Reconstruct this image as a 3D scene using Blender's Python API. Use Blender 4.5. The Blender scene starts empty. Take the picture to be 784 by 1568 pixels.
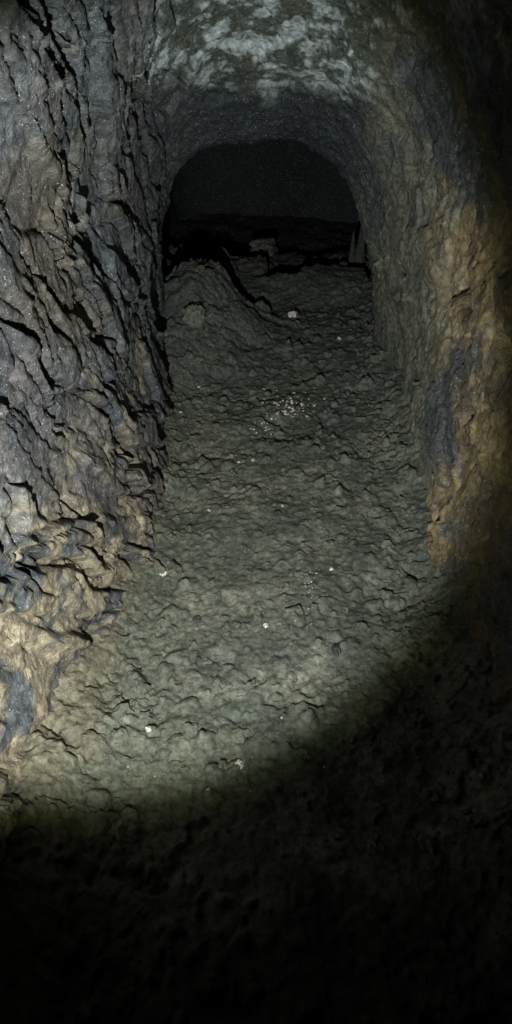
import bpy, math, random
import numpy as np
from mathutils import Vector, Matrix
random.seed(4)
S=bpy.context.scene
S.view_settings.view_transform='Standard'
S.view_settings.look='None'
S.view_settings.exposure=0

# ---------------------------------------------------------------- noise
def h32(ix,iy,iz,seed):
    with np.errstate(over='ignore'):
        h=(ix.astype(np.int64)*374761393+iy.astype(np.int64)*668265263+iz.astype(np.int64)*2147483647+seed*1274126177)&0xFFFFFFFF
        h=((h^(h>>13))*1274126177)&0xFFFFFFFF
        h=((h^(h>>16))*2246822519)&0xFFFFFFFF
        h=h^(h>>15)
    return (h&0xFFFFFF)/float(0xFFFFFF)
def vnoise(p,seed=0):
    i=np.floor(p).astype(np.int64); f=p-i
    f=f*f*f*(f*(f*6-15)+10)
    out=0
    for dx in (0,1):
        wx=f[:,0] if dx else 1-f[:,0]
        for dy in (0,1):
            wy=f[:,1] if dy else 1-f[:,1]
            for dz in (0,1):
                wz=f[:,2] if dz else 1-f[:,2]
                out=out+wx*wy*wz*h32(i[:,0]+dx,i[:,1]+dy,i[:,2]+dz,seed)
    return out*2-1
def fbm(p,o=4,seed=0,g=.5,l=2.03):
    a=1;s=0;n=0
    for k in range(o):
        s=s+a*vnoise(p,seed+k*17); n+=a; a*=g
        # rotate between octaves so no grid direction survives
        x,y,z=p[:,0],p[:,1],p[:,2]
        p=np.stack([.80*x+.60*y,-.60*x*.8+.80*y*.8+.6*z,.36*x-.48*y+.80*z],1)*l+3.7
    return s/n
def voro(p,seed=0):
    i=np.floor(p).astype(np.int64)
    n=len(p)
    f1=np.full(n,9.);f2=np.full(n,9.)
    dv=np.zeros((n,3));cid=np.zeros((n,3))
    for dx in (-1,0,1):
        for dy in (-1,0,1):
            for dz in (-1,0,1):
                c=i+np.array([dx,dy,dz])
                r=np.stack([h32(c[:,0],c[:,1],c[:,2],seed+k*101) for k in range(3)],1)
                d=p-(c+r)
                l=np.sqrt((d*d).sum(1))
                m=l<f1
                f2=np.where(m,f1,np.minimum(f2,l))
                f1=np.where(m,l,f1)
                dv[m]=d[m]; cid[m]=r[m]
    return f1,f2,dv,cid
def ss(a,b,x):
    t=np.clip((x-a)/(b-a),0,1); return t*t*(3-2*t)
def facet(p,seed,tilt=.8):
    f1,f2,dv,cid=voro(p,seed)
    g=(cid*7.13)%1.0
    return (g[:,0]-.5)+tilt*((cid[:,0]-.5)*dv[:,0]+(cid[:,1]-.5)*dv[:,1]*1.6+(cid[:,2]-.5)*dv[:,2]), f2-f1
def mix(a,b,t):
    return a*(1-t[:,None])+b*t[:,None]
def col(*c): return np.array([c],dtype=float)

def grid_mesh(name,P,C,mat):
    R,Cn=P.shape[:2]
    me=bpy.data.meshes.new(name)
    nv=R*Cn
    idx=np.arange(nv).reshape(R,Cn)
    q=np.stack([idx[:-1,:-1],idx[:-1,1:],idx[1:,1:],idx[1:,:-1]],-1).reshape(-1,4)
    me.vertices.add(nv); me.vertices.foreach_set('co',P.reshape(-1).astype(np.float32))
    me.loops.add(len(q)*4); me.loops.foreach_set('vertex_index',q.reshape(-1).astype(np.int32))
    me.polygons.add(len(q)); me.polygons.foreach_set('loop_start',np.arange(0,len(q)*4,4,dtype=np.int32))
    me.polygons.foreach_set('use_smooth',np.ones(len(q),dtype=bool))
    me.update()
    a=me.color_attributes.new('Col','FLOAT_COLOR','POINT')
    c4=np.ones((nv,4),dtype=np.float32); c4[:,:3]=np.clip(C,0,1)
    a.data.foreach_set('color',c4.reshape(-1))
    me.materials.append(mat)
    o=bpy.data.objects.new(name,me); S.collection.objects.link(o)
    return o

# ---------------------------------------------------------------- materials
def rock_mat(name,rough=.75,bumpS=.5,scale=1.,speck=.6,specthr=.73,spec=.35,bd=.006):
    m=bpy.data.materials.new(name); m.use_nodes=True
    nt=m.node_tree; N=nt.nodes; L=nt.links
    b=N['Principled BSDF']
    at=N.new('ShaderNodeAttribute'); at.attribute_name='Col'
    tc=N.new('ShaderNodeTexCoord')
    def noise(s,d,r=.6):
        n=N.new('ShaderNodeTexNoise'); n.inputs['Scale'].default_value=s; n.inputs['Detail'].default_value=d
        n.inputs['Roughness'].default_value=r; L.new(tc.outputs['Object'],n.inputs['Vector']); return n
    n1=noise(50*scale,4,.7)
    mr=N.new('ShaderNodeMapRange'); mr.inputs[1].default_value=.3; mr.inputs[2].default_value=.7
    mr.inputs[3].default_value=.40; mr.inputs[4].default_value=1.6
    L.new(n1.outputs[0],mr.inputs[0])
    mul=N.new('ShaderNodeVectorMath'); mul.operation='SCALE'
    L.new(at.outputs['Color'],mul.inputs[0]); L.new(mr.outputs[0],mul.inputs['Scale'])
    n2=noise(190*scale,1,.5)
    mr2=N.new('ShaderNodeMapRange'); mr2.inputs[1].default_value=specthr; mr2.inputs[2].default_value=specthr+.05
    mr2.inputs[3].default_value=0; mr2.inputs[4].default_value=speck
    L.new(n2.outputs[0],mr2.inputs[0])
    mx=N.new('ShaderNodeMix'); mx.data_type='RGBA'
    L.new(mr2.outputs[0],mx.inputs[0]); L.new(mul.outputs[0],mx.inputs[6]); mx.inputs[7].default_value=(.6,.62,.6,1)  # sparse pale specks: tiny glints painted into the base colour
    L.new(mx.outputs[2],b.inputs['Base Color'])
    rr=N.new('ShaderNodeMapRange'); rr.inputs[1].default_value=.35; rr.inputs[2].default_value=.65
    rr.inputs[3].default_value=rough-.25; rr.inputs[4].default_value=min(1,rough+.15)
    L.new(n1.outputs[0],rr.inputs[0]); L.new(rr.outputs[0],b.inputs['Roughness'])
    b.inputs['Specular IOR Level'].default_value=spec
    n4=noise(95*scale,4,.75)
    bp=N.new('ShaderNodeBump'); bp.inputs['Strength'].default_value=bumpS; bp.inputs['Distance'].default_value=bd
    L.new(n4.outputs[0],bp.inputs['Height']); L.new(bp.outputs[0],b.inputs['Normal'])
    return m
M_wall=rock_mat('cave_rock',rough=.72,bumpS=.9,speck=.8,specthr=.68,spec=.35,bd=.011)
M_floor=rock_mat('packed_earth',rough=.85,bumpS=.9,scale=1.1,speck=.5,specthr=.78,spec=.2,bd=.008)

# ---------------------------------------------------------------- tunnel shell
keys=np.array([
 (-1.3,-.70,.66,2.3,2.7),(1.0,-.58,.60,2.2,2.7),(1.5,-.52,.57,2.15,2.7),(2.0,-.47,.545,2.05,2.7),(2.6,-.49,.535,1.8,2.7),(3.0,-.54,.53,1.54,2.7),
 (3.35,-.61,.53,1.28,2.7),(3.55,-.645,.49,1.06,2.9),(3.66,-.64,.465,.985,3.0),(3.76,-.645,.465,.98,3.0),(3.88,-.78,.52,1.06,3),(4.15,-.90,.62,1.2,2.7),(5.0,-.95,.75,1.35,2.7),
 (6.3,-.95,.8,1.4,2.7)])
seg=np.sqrt(((keys[1:,[0,3]]-keys[:-1,[0,3]])**2).sum(1))
t=np.concatenate([[0],np.cumsum(seg)])
T=np.linspace(0,t[-1],2400)
K=np.stack([np.interp(T,t,keys[:,k]) for k in range(5)],1)
w=np.exp(-.5*(np.arange(-60,61)/14.)**2); w/=w.sum()
Kp=np.pad(K,((60,60),(0,0)),mode='edge')
Ks=np.stack([np.convolve(Kp[:,k],w,'valid') for k in range(5)],1)
dl=np.sqrt((np.diff(Ks[:,[0,3]],axis=0)**2).sum(1))
dens=np.where((Ks[1:,0]>.8)&(Ks[1:,0]<4.1),1/.0062,1/.03)
cum=np.concatenate([[0],np.cumsum(dl*dens)])
NR=int(cum[-1]); TT=np.interp(np.linspace(0,cum[-1],NR),cum,np.arange(len(cum)))
Kr=np.stack([np.interp(TT,np.arange(len(cum)),Ks[:,k]) for k in range(5)],1)
NU=640
th=np.linspace(math.pi,0,1000)
P=np.zeros((NR,NU,3))
for r in range(NR):
    y,xl,xr,H,n=Kr[r]
    cx=(xl+xr)/2;a=(xr-xl)/2
    c=np.cos(th);s_=np.abs(np.sin(th))
    x=cx+a*np.sign(c)*np.abs(c)**(2/n); z=H*s_**(2/n)
    x=np.concatenate([[x[0]],x,[x[-1]]]); z=np.concatenate([[-.3],z,[-.3]])
    cc=np.concatenate([[-1],c,[1]]); wl=(1-cc)/2
    kk=float(ss(2.5,3.6,np.array(y)))
    x=x-np.clip(z,0,1.1)*(wl*(.16*(1-kk)+.07*kk)+(1-wl)*(-.06*(1-kk)+.07*kk))
    l=np.concatenate([[0],np.cumsum(np.hypot(np.diff(x),np.diff(z)))])
    u=np.linspace(0,l[-1],NU)
    P[r,:,0]=np.interp(u,l,x);P[r,:,2]=np.interp(u,l,z);P[r,:,1]=y
# close the far end of the chamber with a domed rock face (rings shrinking to a point below the floor line)
last=P[-1].copy(); ctr=np.array([-.08,0,-.3]); cap=[]
for k in range(1,41):
    a_=k/40*math.pi/2; f=math.cos(a_)
    R_=last.copy(); R_[:,0]=ctr[0]+(last[:,0]-ctr[0])*f; R_[:,2]=ctr[2]+(last[:,2]-ctr[2])*f; R_[:,1]=last[:,1]+.45*math.sin(a_); cap.append(R_)
P=np.concatenate([P,np.array(cap)],0); NR=len(P)
dPu=np.gradient(P,axis=1);dPv=np.gradient(P,axis=0)
Nn=np.cross(dPu,dPv); Nn/=np.linalg.norm(Nn,axis=2,keepdims=True)+1e-9
mid=NR//3
if Nn[mid,NU//2,2]>0: Nn=-Nn
p=P.reshape(-1,3); nn=Nn.reshape(-1,3)
X,Y,Z=p[:,0],p[:,1],p[:,2]
warp=np.stack([fbm(p*2.2,3,5),fbm(p*2.2,3,6),fbm(p*2.2,3,7)],1)
front=ss(.35,.8,-nn[:,1])
left=ss(-.25,-.42,X)*(1-.8*front)*(1-.75*ss(3.4,3.7,Y))
right=ss(.2,.38,X)
dl_=math.radians(50)
q=p+warp*.13
e1=q[:,1]*math.cos(dl_)-q[:,2]*math.sin(dl_); e2=q[:,1]*math.sin(dl_)+q[:,2]*math.cos(dl_)
S1,E1=facet(np.stack([e1/.40,e2/.13,q[:,0]/.3],1),11,.8)
S2,E2=facet(np.stack([e1/.17,e2/.065,q[:,0]/.12],1),12,.8)
S3,E3=facet(np.stack([e1/.06,e2/.035,q[:,0]/.05],1),13,1.0)
A1,B1=facet((p+warp*.08)/np.array([.22,.25,.28]),21,1.0)
A2,B2=facet((p+warp*.04)/np.array([.07,.08,.09]),22,1.2)
big=fbm(p*1.6,3,31); med=fbm(p*7,4,32,.55); fine=fbm(p*28,4,33,.7)
cm=fbm(p*2.6,2,41); cm2=fbm(p*3.9,2,42)
st=np.stack([e1*1.6,e2*7.5,q[:,0]*2],1)
def fbm0(p,o,seed,g=.5):
    a=1;s=0;n=0
    for k in range(o):
        s=s+a*vnoise(p,seed+k*17); n+=a; a*=g; p=p*2.03+3.7
    return s/n
l1=fbm0(st,3,43); l2=fbm0(st*1.9+7,3,44)
fr1=np.exp(-((l1)/.026)**2)*ss(-.2,.15,cm2); fr2=np.exp(-((l2)/.03)**2)*ss(-.15,.2,cm)
step=np.tanh(l1/.03)*.015+np.tanh(l2/.03)*.005
crk=np.exp(-(E1/.030)**2)*ss(-.15,.25,cm)
crk2=np.exp(-(E2/.045)**2)*ss(-.1,.3,cm2)
am=.35+.65*ss(-.3,.4,cm2)
dL=.034*S1+.009*S2*am+.003*S3*am-.038*crk-.010*crk2+.020*med+.010*fine+step-.055*fr1-.024*fr2
pit=ss(.40,.58,fbm(p*np.array([9,7,9]),3,51))
def pitat(y,z,sy,sz,a):
    dy=Y-y+.02*med*4;dz=Z-z+.01*fine
    u=dy*math.cos(a)+dz*math.sin(a);v=-dy*math.sin(a)+dz*math.cos(a)
    return np.exp(-((u/sy)**2+(v/sz)**2)**1.5)*(X>.2)
hole=pitat(2.28,.86,.09,.040,.25)+.8*pitat(2.52,.72,.05,.035,0)+.9*pitat(1.84,.86,.06,.03,.3)+.7*pitat(2.0,.55,.05,.02,-.8)
dR=.022*A1+.009*A2+.034*med+.008*fine-.03*pit-.15*hole
dF=.016*A1+.009*A2+.018*med+.009*fine
d=.045*big+dL*left+(1-left)*(dR*right*(1-front)+dF*(1-right*(1-front)))*(1-.7*ss(4.1,4.4,Y))
lip=np.exp(-((Y-3.70)/.12)**2)
d=d*(1-.05*lip)*(1-ss(6.25,6.5,Y)*.6)*ss(6.76,6.7,Y)
Pd=(p+nn*d[:,None]).reshape(P.shape)
blue=col(.120,.133,.155); purp=col(.145,.135,.145); grey=col(.145,.146,.138); beige=col(.37,.31,.23); ochre=col(.32,.24,.14)
soot_and_shade=col(.035,.043,.056); pale=col(.46,.53,.57); green=col(.13,.15,.13); brown=col(.165,.128,.092)
nA=fbm(p*2.3+5,4,61);nB=fbm(p*4.7,4,62,.6);nC=fbm(p*11,4,63,.65);nD=fbm(p*1.7+9,3,64);nE=fbm(p*34,3,65,.7)
cl=mix(blue,purp,ss(-.2,.3,nA)); cl=mix(cl,grey,ss(0,.4,nB)); cl=mix(cl,soot_and_shade*1.2,.8*ss(.0,.3,nC+.5*nD))
lowk=ss(.80,.35,Z+.30*nA)*ss(2.6,1.6,Y+.4*nB)
cl=mix(cl,beige,np.clip(lowk*ss(-.25,.25,nC+.4*nB)+.6*ss(.18,.38,nB+.3*nC)*ss(1.1,.3,Z),0,.85))
cl=mix(cl,brown,.5*ss(.1,.4,nD))
cl=mix(cl,soot_and_shade*1.3,.55*ss(2.5,3.3,Y+.2*nA))
cl=cl*(1+.7*np.clip(nE,-.6,.9)[:,None])
cr=mix(ochre,brown,ss(-.10,.25,nB)); cr=mix(cr,col(.38,.33,.24),ss(.05,.4,nC)*.7)
gband=np.clip(ss(2.0,2.6,Y+.35*nA+.2*nC-.4*(Z-.4)),0,1)
cr=mix(cr,green,gband*.8)
cr=mix(cr,soot_and_shade*1.5,.8*ss(.02,.3,nA+.4*nC))
mot=.8*nC+.3*nB+.9*nE
cf=mix(green*.8,pale,ss(-.12,.35,mot)*ss(1.12,1.36,Z+.10*nB))
cf=mix(soot_and_shade,cf,ss(1.18,1.32,Z+.10*nB+.09*nC))
C=mix(cf,cl,left*(1-.75*ss(1.22,1.4,Z+.1*nB)*ss(2.3,2.7,Y))); C=mix(C,cr,right*(1-front)*ss(1.85,1.25,Z))
C=mix(C,green*.55,front*right*.6*ss(1.2,1.0,Z))
C=mix(C,soot_and_shade*.6,ss(3.70,3.84,Y))  # chamber past the lip: its unlit darkness is put into the wall colour
C=C*(1+.45*nC[:,None])*(1-.6*(np.clip(crk+fr1,0,1)*left)[:,None])
C=mix(C,C*.3,ss(.9,.5,Y))  # near shell painted dark so the unlit foreground gets less bounce
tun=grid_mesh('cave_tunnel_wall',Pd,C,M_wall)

# ---------------------------------------------------------------- floor
ys=[-1.3]
while ys[-1]<6.9:
    y=ys[-1]; ys.append(y+(.0052 if .85<y<3.2 else (.008 if (3.2<=y<5.4 or .1<y<=.85) else .02)))
ys=np.array(ys); xs=np.linspace(-1.15,1.0,400)
gx,gy=np.meshgrid(xs,ys)
p=np.stack([gx.ravel(),gy.ravel(),np.zeros(gx.size)],1)
X,Y=p[:,0],p[:,1]
mH=np.exp(-(np.abs(X+.45)/.3)**2)*ss(3.3,3.7,Y)*(1-ss(4.1,4.3,Y))
def floor_base(X,Y):
    p=np.stack([X,Y,np.zeros_like(X)],1)
    b=.035*fbm(p*1.5+2,3,70)+.02*fbm(p*5,3,71)
    b+=.10*ss(-.36,-.62,X)*(1-.6*ss(3.8,4.2,Y))+.09*ss(.40,.62,X)*(1-ss(3.8,4.4,Y))
    wob=.10*fbm(p*5+9,3,72)
    hx=np.exp(-(np.abs(X+.45+.9*wob)/.25)**1.7)
    hy=ss(3.05,4.0,Y)**1.2*(1-ss(4.03,4.15,Y+wob*1.4))
    b+=.31*hx*hy*(1+1.2*wob)
    cy=4.72+wob*4.5+.1*X
    b+=.08*ss(4.2,4.7,Y)*(1-ss(0,.08,Y-cy))-.20*ss(0,.08,Y-cy)
    b+=(.15+.7*wob)*ss(4.98,5.15,Y+wob*3)*(1-.8*ss(5.3,5.6,Y))
    return b
hb=floor_base(X,Y)
wp=np.stack([fbm(p*6,3,81),fbm(p*6,3,82),0*X],1)
wq=np.stack([fbm(p*22,2,181),fbm(p*22,2,182),0*X],1)
D1,G1=facet((p+wp*.08)/np.array([.10,.10,.1]),83,1.0)
D2,G2=facet((p+wp*.04)/np.array([.042,.042,.05]),84,1.2)
def clods(size,seed,thr,wa):
    f1,f2,dv,cid=voro((p+wp*.02+wq*wa)/size,seed)
    rad=.28+.24*cid[:,2]
    return np.clip(1-(f1/rad)**2,0,1)**.5*(((cid[:,0]*5.7)%1)>thr)*(.3+.7*cid[:,1])
c0=clods(.019,96,.45,.004)
c1=clods(.034,86,.48,.007)
c2=clods(.060,87,.55,.012)
c3=clods(.11,97,.70,.03)
edge=np.clip(ss(-.15,-.45,X)+ss(.25,.48,X),0,1)
rg=ss(-.3,.3,fbm(p*3.2,3,88))
ff=fbm(p*42,4,89,.75); mm=fbm(p*9,4,90,.55)
pits=ss(.2,.45,fbm(p*15,3,94))
far=ss(4.0,4.7,Y)*(1-.8*ss(5.3,5.6,Y))
hd=(.001+.012*edge+.022*far+.028*mH)*D1*(.3+rg)+(.001+.006*edge+.012*far+.014*mH)*D2*(.3+rg)+.0065*c0+(.009+.007*rg)*c1+(.012+.013*rg)*c2+(.012+.014*edge)*c3+.008*mm+.006*ff-.012*pits*(.3+rg)
H=hb+hd
Pf=np.stack([X+.003*D2,Y-.002*D2-.003*c2-.002*c1,H],1).reshape(gx.shape+(3,))
nA=fbm(p*2.1,4,91);nB=fbm(p*8,4,92,.6);nC=fbm(p*26,3,93,.6)
C=mix(col(.152,.160,.130),col(.118,.129,.112),ss(-.3,.3,nA))
C=mix(C,col(.19,.192,.16),ss(.05,.4,nB)*.7)
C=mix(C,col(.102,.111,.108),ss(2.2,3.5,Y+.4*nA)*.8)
C=mix(C,col(.24,.20,.145),ss(-.42,-.56,X+.1*nB)*.5*ss(2.6,1.8,Y))
C=mix(C,col(.20,.207,.18),np.clip(c2+c3,0,1)*.3*ss(3.6,3.0,Y))
C=C*(1+.3*nC[:,None]+.25*nB[:,None])
C=mix(C,C*.6,ss(4.3,4.8,Y)); C=mix(C,C*.5,ss(5.1,5.4,Y))  # chamber floor colour darkened with depth, painting in its dimness
C=mix(C,C*.28,ss(1.0,.6,Y+.15*nA))  # darkness below the beam painted into the near floor colour
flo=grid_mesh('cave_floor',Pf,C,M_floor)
fx0=xs;fy0=ys;HG=H.reshape(gx.shape)
def floor_h(x,y):
    i=np.clip(np.searchsorted(fy0,y),1,len(fy0)-1); j=np.clip(np.searchsorted(fx0,x),1,len(fx0)-1)
    return float(HG[i,j])

# ---------------------------------------------------------------- camera
CH=1.7; PITCH=37.6; YAW=2.5
cam=bpy.data.cameras.new('camera'); co=bpy.data.objects.new('camera',cam); S.collection.objects.link(co)
co.location=(0,0,CH); co.rotation_euler=(math.radians(90-PITCH),0,math.radians(YAW))
cam.sensor_fit='VERTICAL'; cam.angle=math.radians(70); cam.clip_end=100; cam.clip_start=.02
S.camera=co
Rm=co.rotation_euler.to_matrix()
def ray(px,py): return (Rm@Vector(((px-392)/1120,(784-py)/1120,-1))).normalized()
def on_floor(px,py):
    d=ray(px,py); o=Vector((0,0,CH)); t=1.
    while t<8:
        q=o+d*t
        if q.z<floor_h(q.x,q.y): return q
        t+=.004
    return q

# ---------------------------------------------------------------- stones
def plain_mat(name,c,rough=.6,bs=120):
    m=bpy.data.materials.new(name); m.use_nodes=True; nt=m.node_tree;N=nt.nodes;L=nt.links;b=N['Principled BSDF']
    tc=N.new('ShaderNodeTexCoord'); n=N.new('ShaderNodeTexNoise'); n.inputs['Scale'].default_value=bs; n.inputs['Detail'].default_value=4
    L.new(tc.outputs['Object'],n.inputs['Vector'])
    cr=N.new('ShaderNodeValToRGB'); cr.color_ramp.elements[0].position=.35; cr.color_ramp.elements[1].position=.65
    cr.color_ramp.elements[0].color=(*[k*.55 for k in c],1); cr.color_ramp.elements[1].color=(*c,1)
    L.new(n.outputs[0],cr.inputs[0]); L.new(cr.outputs[0],b.inputs['Base Color']); b.inputs['Roughness'].default_value=rough
    bp=N.new('ShaderNodeBump'); bp.inputs['Distance'].default_value=.003; bp.inputs['Strength'].default_value=.7
    L.new(n.outputs[0],bp.inputs['Height']); L.new(bp.outputs[0],b.inputs['Normal'])
    return m
M_white=plain_mat('pale_stone',(.80,.79,.74)); M_grey=plain_mat('grey_stone',(.19,.20,.165),.8,60); M_dark=plain_mat('dark_stone',(.05,.055,.05)); M_ledge=plain_mat('ledge_stone',(.13,.14,.125),.8,40)
import bmesh
def stone(bm,c,r,sub=3,seed=0,sq=(1,1,.7),rough=.3):
    res=bmesh.ops.create_icosphere(bm,subdivisions=sub,radius=1)
    vs=res['verts']; co_=np.array([v.co[:] for v in vs])
    f,_=facet(co_*1.1+seed*3.1,seed,1.4); g=fbm(co_*2.3+seed,3,seed)
    rs=random.Random(seed); rot=Matrix.Rotation(rs.uniform(0,6.3),3,'Z')@Matrix.Rotation(rs.uniform(-.4,.4),3,'X')
    for k,v in enumerate(vs):
        s_=r*(1+rough*f[k]*.7+rough*g[k])
        v.co=Vector(c)+rot@Vector((v.co.x*sq[0]*s_,v.co.y*sq[1]*s_,v.co.z*sq[2]*s_))
def obj(name,bm,mat,smooth=False):
    me=bpy.data.meshes.new(name); bm.to_mesh(me); bm.free(); me.materials.append(mat)
    o=bpy.data.objects.new(name,me); S.collection.objects.link(o); return o
def single(name,px,py,r,mat,seed,sq=(1,1,.75),up=.3,sub=4,rough=.3):
    q=on_floor(px,py); bm=bmesh.new(); stone(bm,(q.x,q.y,q.z+r*up),r,sub,seed,sq,rough); return obj(name,bm,mat)
single('rock',300,494,.062,M_grey,3,(1,.9,.95),.5,4,.45)
single('pale_stone',447,485,.026,M_white,5,(1,.9,.9),.4,3,.7)
single('pale_stone',367,1172,.013,M_white,6,(1,.8,.8),.3,3,.6)
single('dark_stone',515,998,.018,M_dark,8,(1.1,.8,.7),.3)
single('dark_stone',425,788,.016,M_dark,9,(1.1,.8,.7),.3)
single('dark_stone',302,950,.014,M_dark,10,(1.1,.8,.7),.3)
single('ledge_rock',402,388,.10,M_ledge,21,(1.3,.8,.7),.3,4,.45)
bm=bmesh.new(); rs=random.Random(7)
pts=[(519,519,.012),(304,593,.010),(249,880,.011),(407,959,.009),(228,1118,.008),(276,632,.009),(388,706,.010),(366,708,.008),(320,782,.007),(507,872,.008),(318,1210,.006),(432,775,.007)]
for _ in range(90):
    pts.append((rs.gauss(442,20),rs.gauss(624,11),rs.uniform(.003,.008)))
for _ in range(26):
    pts.append((rs.gauss(408,8),rs.gauss(655,8),rs.uniform(.003,.006)))
for _ in range(35):
    pts.append((rs.gauss(475,12),rs.gauss(897,14),rs.uniform(.0015,.0035)))
for _ in range(55):
    yy=rs.uniform(480,1230); pts.append((rs.uniform(270-.2*(yy-480),560+.12*(yy-480)),yy,rs.uniform(.0015,.003)))
for k,(x,y,r) in enumerate(pts):
    q=on_floor(x,y); stone(bm,(q.x,q.y,q.z+r*.3),r,1 if r<.008 else 2,100+k,(1,.9,.7),.8)
obj('mineral_crumbs',bm,M_white)
bm=bmesh.new()
for k in range(700):
    yy=rs.uniform(.9,4.0)
    xx=rs.uniform(-.5,.5) if rs.random()<.5 else rs.choice([-1,1])*rs.uniform(.35,.5)
    r=rs.choice([.005,.007,.010,.014,.020])*rs.uniform(.7,1.2)
    stone(bm,(xx,yy,floor_h(xx,yy)+r*.15),r,2,600+k,(1.1,.9,.7),.8)
obj('earth_clods',bm,plain_mat('earth_clod',(.155,.163,.132),.9))

# ---------------------------------------------------------------- light
W=bpy.data.worlds.new('World'); S.world=W; W.use_nodes=True
nt=W.node_tree; sky=nt.nodes.new('ShaderNodeTexSky'); sky.sky_type='NISHITA'; sky.sun_disc=False
sky.sun_elevation=math.radians(1); sky.sun_rotation=0
nt.links.new(sky.outputs[0],nt.nodes['Background'].inputs[0]); nt.nodes['Background'].inputs[1].default_value=.0002
def spot(name,loc,target,energy,size,blend,color,rad=.007):
    l=bpy.data.lights.new(name,'SPOT'); l.energy=energy; l.spot_size=math.radians(size); l.spot_blend=blend; l.color=color; l.shadow_soft_size=rad
    o=bpy.data.objects.new(name,l); S.collection.objects.link(o); o.location=loc
    o.rotation_euler=(Vector(target)-Vector(loc)).to_track_quat('-Z','Y').to_euler(); return o
LP=Vector((-.14,.02,1.22))
tgt=Vector((0,0,CH))+ray(192,606)*2.6
spot('flashlight',LP,tgt,205,66.5,.36,(.98,1.0,.96))
spot('flashlight_halo',LP,tgt,26,71,.30,(.85,1.0,.45))
